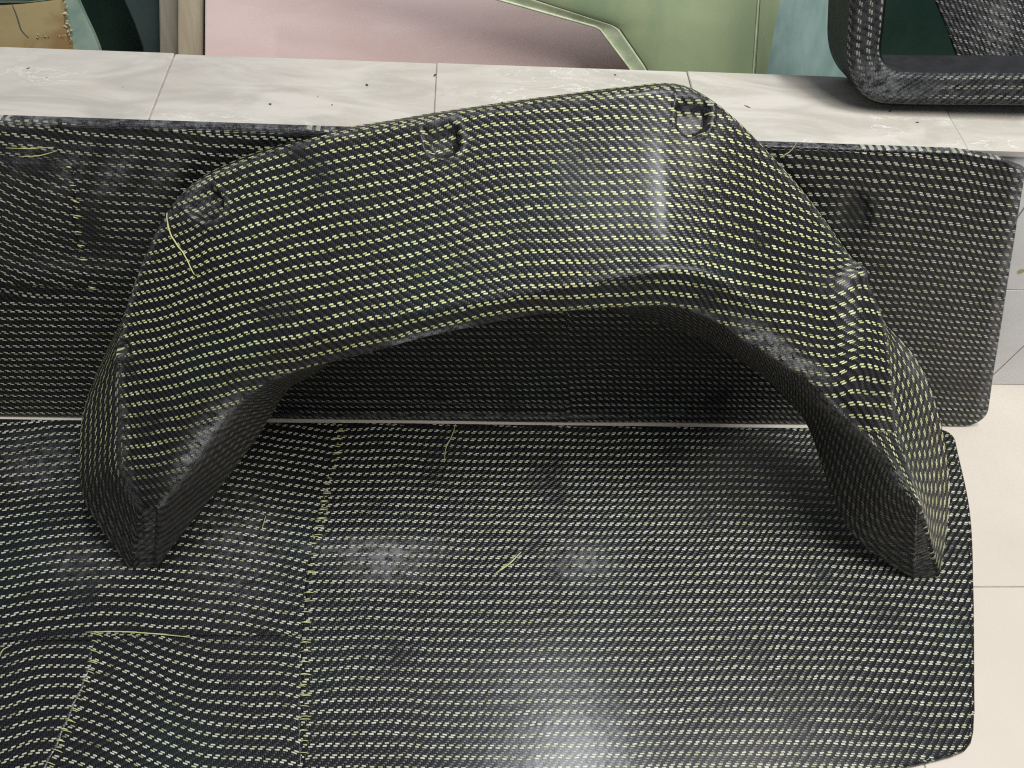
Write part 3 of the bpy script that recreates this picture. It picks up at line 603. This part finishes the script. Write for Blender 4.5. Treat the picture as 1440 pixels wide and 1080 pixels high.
# ------------------------------------------------------------------ loose yellow strands
def surf_arch(px, py):
    i = np.argmin(np.where(facerow, (PX - px) ** 2 + (PY - py) ** 2, 1e9)); return G2.reshape(-1, 3)[i] + NN.reshape(-1, 3)[i] * .0012
def strand(pts, f, label, r=.00065, n=28, mat='thread'):
    q = catmull(np.array(pts, float), n); P = np.array([f(*p) for p in q]); 
    for _ in range(3): P[1:-1] = (P[:-2] + 2 * P[1:-1] + P[2:]) / 4
    o0 = P[0].copy(); r *= .75; V, Fc = tube(P - o0, r, 6)
    for _ in range(5):                                              # split fibrils
        i0 = int(rng.integers(1, n - 10)); L_ = int(rng.integers(5, 9)); dv = rng.normal(0, .0009, 3); dv[2] = abs(dv[2])
        fp = np.array([P[i0 + j] + dv * (j / L_) for j in range(L_)]) - o0; v, f = tube(fp, r * .35, 4); f = [tuple(a_ + len(V) for a_ in g) for g in f]; V += v; Fc += f
    P = P; o = mk('loose_thread', V, Fc, MAT[mat]); o.location = o0
    return tag(o, label, 'thread', 'loose yellow threads')
onlow = lambda px, py: at_z(px, py, ZP + .0022); onup = lambda px, py: at_plane(px, py, up.en, up.c + .0022)
strand([(236, 300), (238, 325), (250, 345), (262, 362), (273, 386)], surf_arch, 'crooked yellow thread lying on the upper left of the black arch', .0009)
strand([(641, 594), (636, 612), (627, 630), (625, 650)], onlow, 'short curved thread below the white gap, left of the middle of the front panel')
strand([(733, 776), (716, 793), (697, 806)], onlow, 'straight stubby thread between the two dusty patches of the front panel', .0011)
strand([(120, 889), (165, 888), (215, 891), (267, 896)], onlow, 'long pale thread lying flat below the left toe of the arch', .0008)
strand([(0, 921), (5, 913), (14, 909)], onlow, 'tiny bent thread at the far left of the front panel')
strand([(374, 725), (368, 745)], onlow, 'faint short thread right of the left toe on the front panel', .0005)
strand([(1122, 198), (1112, 212), (1097, 222)], onup, 'pale whisker at the top edge of the leaning panel, right of the arch', .0005)
strand([(8, 208), (40, 209), (76, 207)], onup, 'straight pale thread at the upper left of the leaning panel', .0005)
strand([(30, 220), (55, 219), (80, 212)], onup, 'bent pale thread just below the straight one on the leaning panel', .0005)

# ------------------------------------------------------------------ crumbs on the ledge
for (px, py, s, el, where) in [(40,96,1.1,1.9,'oval black crumb nearest the left end of the marble ledge'), (66,109,.8,1,'tiny black crumb right of the oval one at the left end of the ledge'),
        (380,146,1.0,1.6,'black crumb on the ledge above the left bolt recess of the arch'), (516,119,1.1,1.6,'black crumb on the ledge halfway along, left of the middle tile joint'), (612,105,1.2,2.0,'black flake lying right on the middle tile joint of the ledge'),
        (707,144,1.2,1.5,'black crumb touching the top edge of the arch, right of the middle joint'), (865,105,.9,1.5,'black crumb under the bent lip of the green mould'), (1252,156,1.3,2.2,'black crumb just below the rounded corner of the woven surround'),
        (1290,172,1.2,1.8,'larger crumb of the loose cluster below the woven surround'), (1275,173,.7,1,'small crumb left of the larger one below the woven surround'), (1278,183,.6,1,'lowest tiny crumb of the cluster below the woven surround'),
        (1051,150,1.1,3.4,'thin black sliver on the ledge right of the arch top'), (173,123,.7,1.2,'tiny crumb just left of the left tile joint'), (447,135,.6,1,'upper of two tiny crumbs left of the middle recess'), (467,147,.7,1.3,'lower of two tiny crumbs left of the middle recess')]:
    bm = bmesh.new(); bmesh.ops.create_icosphere(bm, subdivisions=2, radius=.00085 * s)
    for v in bm.verts: v.co = Vector((v.co.x * el * random.uniform(.7, 1.3), v.co.y * random.uniform(.6, 1.1), v.co.z * .5 * random.uniform(.6, 1.3)))
    me = bpy.data.meshes.new('crumb'); bm.to_mesh(me); bm.free(); me.materials.append(MAT['crumb'])
    o = bpy.data.objects.new('crumb', me); C.objects.link(o); o.location = at_z(px, py, ZT + .0006 * s); o.rotation_euler = (0, 0, random.uniform(-1, 1))
    tag(o, where, 'crumb', 'black crumbs on the marble ledge')

# ------------------------------------------------------------------ things standing behind the ledge
def tilted(px, py, deg, Y, z):
    """plane that passes through height z at depth Y and leans back by deg from upright"""
    n = np.array([0, -math.cos(math.radians(deg)), math.sin(math.radians(deg))]); return n, float(np.dot(n, (0, Y, z)))
def board(name, pix, deg, Y, z, mat, thick, label, cat, cat_parts=None, bevel=.0015):
    n, c = tilted(0, 0, deg, Y, z); P = [at_plane(*p, n, c) for p in pix]
    return tag(slab(name, P, -n * thick, mat, None, bevel), label, cat), n, c
# pink board
board('pink_board', [(287, 200), (289, -140), (950, -140), (930, 260)], 30, .88, .33, MAT['pink'], .012, 'pale pink smooth board standing behind the ledge', 'board')
board('wood_board', [(249, 190), (251, -120), (284, -120), (282, 190)], 22, .90, .33, MAT['beige'], .010, 'narrow beige board beside the pink board, behind the ledge', 'board')
board('wood_board', [(226, 190), (222, -120), (262, -120), (262, 190)], 20, .93, .33, MAT['grey'], .010, 'narrow grey brown board left of the beige board', 'board')
board('dark_sheet', [(214, 190), (201, 68), (188, 32), (172, -4), (160, -120), (300, -120), (300, 190)], 18, .98, .33, MAT['dkteal'], .008, 'dark grey teal sheet with a curved left edge', 'mould')
board('dark_sheet', [(-60, 190), (-60, -160), (330, -160), (330, 190)], 12, 1.08, .33, MAT['dkgreen'], .01, 'almost black green sheet behind the amber moulding', 'mould')
# amber moulding with blue green edge
am = empty('amber_moulding', at_y(60, 60, .86), 'amber brown resin moulding with a blue green curved edge, far left', 'mould')
n_, c_ = tilted(0, 0, 34, .87, .33)
Pa = lambda p, h=0: at_plane(*p, n_, c_ + h)
slab('body', [Pa(p) for p in [(-160, 190), (-160, 6), (0, 7), (30, 5), (88, -2), (92, 20), (97, 45), (101, 66), (112, 190)]], -n_ * .02, MAT['amber'], am, .003)
slab('edge_flange', [Pa(p, -.004) for p in [(86, -30), (98, -30), (108, 0), (118, 22), (129, 45), (138, 68), (165, 190), (100, 190), (96, 60)]], -n_ * .012, MAT['amberedge'], am, .002)
slab('top_flange', [Pa(p, -.003) for p in [(-160, 4), (-160, -60), (86, -60), (88, -3), (40, 3)]], -n_ * .012, MAT['amberedge'], am, .002)
V, Fc = [], []
for k in range(60):
    t = rng.uniform(0, 1)
    if k < 38: p = (np.interp(t, [0, .5, 1], [91, 93, 101]) + rng.normal(0, 1.5), np.interp(t, [0, 1], [-2, 60]))
    else: p = (50 + 48 * t, 52 + rng.normal(0, 3))
    q = Pa(p, .0005); v = [q + np.array(rng.normal(0, .0011, 3)) for _ in range(4)] ; base = len(V); V += v; Fc += [(base, base+1, base+2), (base, base+2, base+3), (base, base+3, base+1), (base+1, base+3, base+2)]
tag(mk('resin_crust', V, Fc, MAT['crust'], am, False), kind='stuff')
V, Fc = tube([Pa(p, .0004) for p in catmull([(17, 6), (22, 18), (26, 30), (30, 42), (40, 53)], 16)], .0007, 5); mk('crack', V, Fc, MAT['dkteal'], am)
# green mould: broad glossy face, folded left lip, side flange
gm = empty('green_mould', at_y(950, 90, .82), 'glossy olive green mould with a pale bent edge standing behind the ledge', 'mould')
ng, cg = tilted(0, 0, 26, .805, .36); Pg = lambda p, h=0: at_plane(*p, ng, cg + h)
gx = np.linspace(0, 1, 60); gy = np.linspace(0, 1, 60)
def gface(s, t):  # s left->right, t bottom->top; the left border is bent, the top runs out of frame
    L = np.array([np.interp(t, [0, .36, .5, 1], [930, 886, 842, 400]), np.interp(t, [0, .36, .5, 1], [170, 97, 39, -85])])
    Rr = np.array([np.interp(t, [0, 1], [1054, 1074]), np.interp(t, [0, 1], [170, -110])])
    p = L + (Rr - L) * s
    fold = .005 * math.exp(-(s / .12) ** 2) * -1 + .006 * math.sin(s * 3.1)
    return Pg(p, fold)
Vg = np.array([gface(s, t) for t in gy for s in gx]); Fg = grid_faces(60, 60)
n1 = np.cross(Vg[1] - Vg[0], Vg[60] - Vg[0]); Fg = Fg if np.dot(n1, ng) > 0 else Fg[:, ::-1]
o = mk('face', Vg, np.array([f for f in Fg if min(f) % 60 >= 7]), MAT['green'], gm); md = o.modifiers.new('wall', 'SOLIDIFY'); md.thickness = .005; md.offset = -1
o = mk('bent_lip', Vg, np.array([f for f in Fg if min(f) % 60 < 7]), MAT['greenhighlight'], gm); md = o.modifiers.new('wall', 'SOLIDIFY'); md.thickness = .005; md.offset = -1  # bent border coloured pale to carry its highlight
lip = [gface(0, t) for t in np.linspace(0, 1, 80)]; V, Fc = tube(np.array(lip) + ng * .0005, .0013, 6, False); mk('edge_bead', V, Fc, MAT['greenhighlight'], gm)
V, Fc = tube(np.array([gface(1, t) for t in np.linspace(0, 1, 40)]) + ng * .0003, .0012, 6, False); mk('edge_bead', V, Fc, MAT['greenhighlight'], gm)
slab('side_flange', [Pg(p, -.006) for p in [(1062, 100), (1058, 170), (1064, 170), (1078, 103), (1098, -4), (1118, -110), (1076, -110), (1068, 0)]], -ng * .004, MAT['green'], gm, .001)
board('teal_panel', [(1040, 200), (1050, 10), (1055, -2), (1195, -2), (1210, 200)], 30, .84, .36, MAT['teal'], .010, 'brushed grey teal panel between the green mould and the black frame', 'panel')
board('dark_sheet', [(1040, 60), (1040, -160), (1500, -160), (1500, 230), (1040, 230)], 14, .99, .33, MAT['dkgreen'], .01, 'dark green sheet seen through the opening of the black frame', 'mould')
# black woven frame standing on the ledge
nf, cf0 = tilted(0, 0, 12, 0, 0); zf = ZT + .0145; yf = at_z(1330, 149, zf)[1]; cf = float(np.dot(nf, (0, yf, zf))); 
Pf = lambda p, h=0: at_plane(*p, nf, cf + h)
fr = empty('woven_surround', at_z(1330, 149, zf), 'black woven frame with a rounded corner standing on the ledge, top right', 'frame')
oo = catmull([(1207, -140), (1202, -60), (1198, 0), (1195, 45), (1194, 85), (1200, 112), (1214, 134), (1235, 145.5), (1262, 148.5), (1320, 149.5), (1400, 150), (1560, 152)], 110)
ii = catmull([(1252, -140), (1249, -60), (1246, 0), (1242, 40), (1239, 72), (1243, 87), (1251, 97), (1263, 102.5), (1285, 104), (1330, 105), (1400, 105), (1560, 106)], 110)
dep = .062
def strip(name, mat, f, rows, wear, parent, uvs=(1, 1)):
    Gs = np.array([[f(i, r) for i in range(110)] for r in rows]); nr = len(rows)
    d = np.concatenate([[0], np.cumsum(np.linalg.norm(np.diff(Gs[0], axis=0), axis=1))]); e = np.concatenate([[0], np.cumsum(np.linalg.norm(np.diff(Gs[:, 60], axis=0), axis=1))])
    uv = np.stack([np.repeat(d[None], nr, 0) / T, np.repeat(e[:, None], 110, 1) / T], -1).reshape(-1, 2)
    px, py = proj(Gs.reshape(-1, 3)); return mk(name, Gs.reshape(-1, 3), grid_faces(nr, 110), mat, parent, True, uv, wear(px, py))
fwear = lambda px, py: np.stack([np.clip(.13 + .4*blob(px, py, 1230, 115, 30, 26) + .22*blob(px, py, 1290, 125, 60, 14), 0, 1), np.clip(.30 + .7*blob(px, py, 1240, 120, 40, 26) + .6*blob(px, py, 1300, 125, 22, 30), 0, 1)], -1)
def ring(i, t):
    e = .0045; a, b = Pf(oo[i]), Pf(ii[i]); h = 0 if .08 < t < .92 else -e * (abs(t - .5) - .42) / .08
    return a + (b - a) * t + nf * h
strip('front_face', MAT['old'], ring, [0, .02, .05, .08, .2, .35, .5, .65, .8, .92, .95, .98, 1], fwear, fr)
strip('outer_wall', MAT['black'], lambda i, t: Pf(oo[i], -.0045) - nf * dep * t - nf * 0, [1, .8, .6, .4, .2, 0], fwear, fr)
strip('inner_wall', MAT['black'], lambda i, t: Pf(ii[i], -.0045) - nf * (dep - .01) * t, [0, .25, .5, .75, 1], fwear, fr)
# woven offcut leaning behind the frame
nc_, cc_ = tilted(0, 0, 30, .83, .36); Pc = lambda p, h=0: at_plane(*p, nc_, cc_ + h)
offs = [(1312, -6), (1322, 18), (1334, 48), (1345, 80), (1353, 104), (1372, 190)]
sg = np.linspace(0, 1, 60); lx = catmull(offs, 60)
Go_ = np.array([[Pc((lx[i][0] + (1560 - lx[i][0]) * s, lx[i][1] + 4 * s), .010 * math.sin(s * 4)) for s in sg] for i in range(60)])
px, py = proj(Go_); uvo = np.stack([(px + .3 * py) / 2.1, (py - .35 * px) / 2.2], -1).reshape(-1, 2)
weo = np.stack([.10 + .25*blob(px, py, 1400, 40, 20, 40) + 0*px, .25 + .5*blob(px, py, 1425, 80, 18, 18)], -1).reshape(-1, 2)
o = mk('woven_offcut', Go_.reshape(-1, 3), grid_faces(60, 60)[:, ::-1], MAT['old'], None, True, uvo, np.clip(weo, 0, 1))
md = o.modifiers.new('wall', 'SOLIDIFY'); md.thickness = .003; md.offset = -1
tag(o, 'grey dusty woven piece with a slanting edge inside the black frame', 'panel')
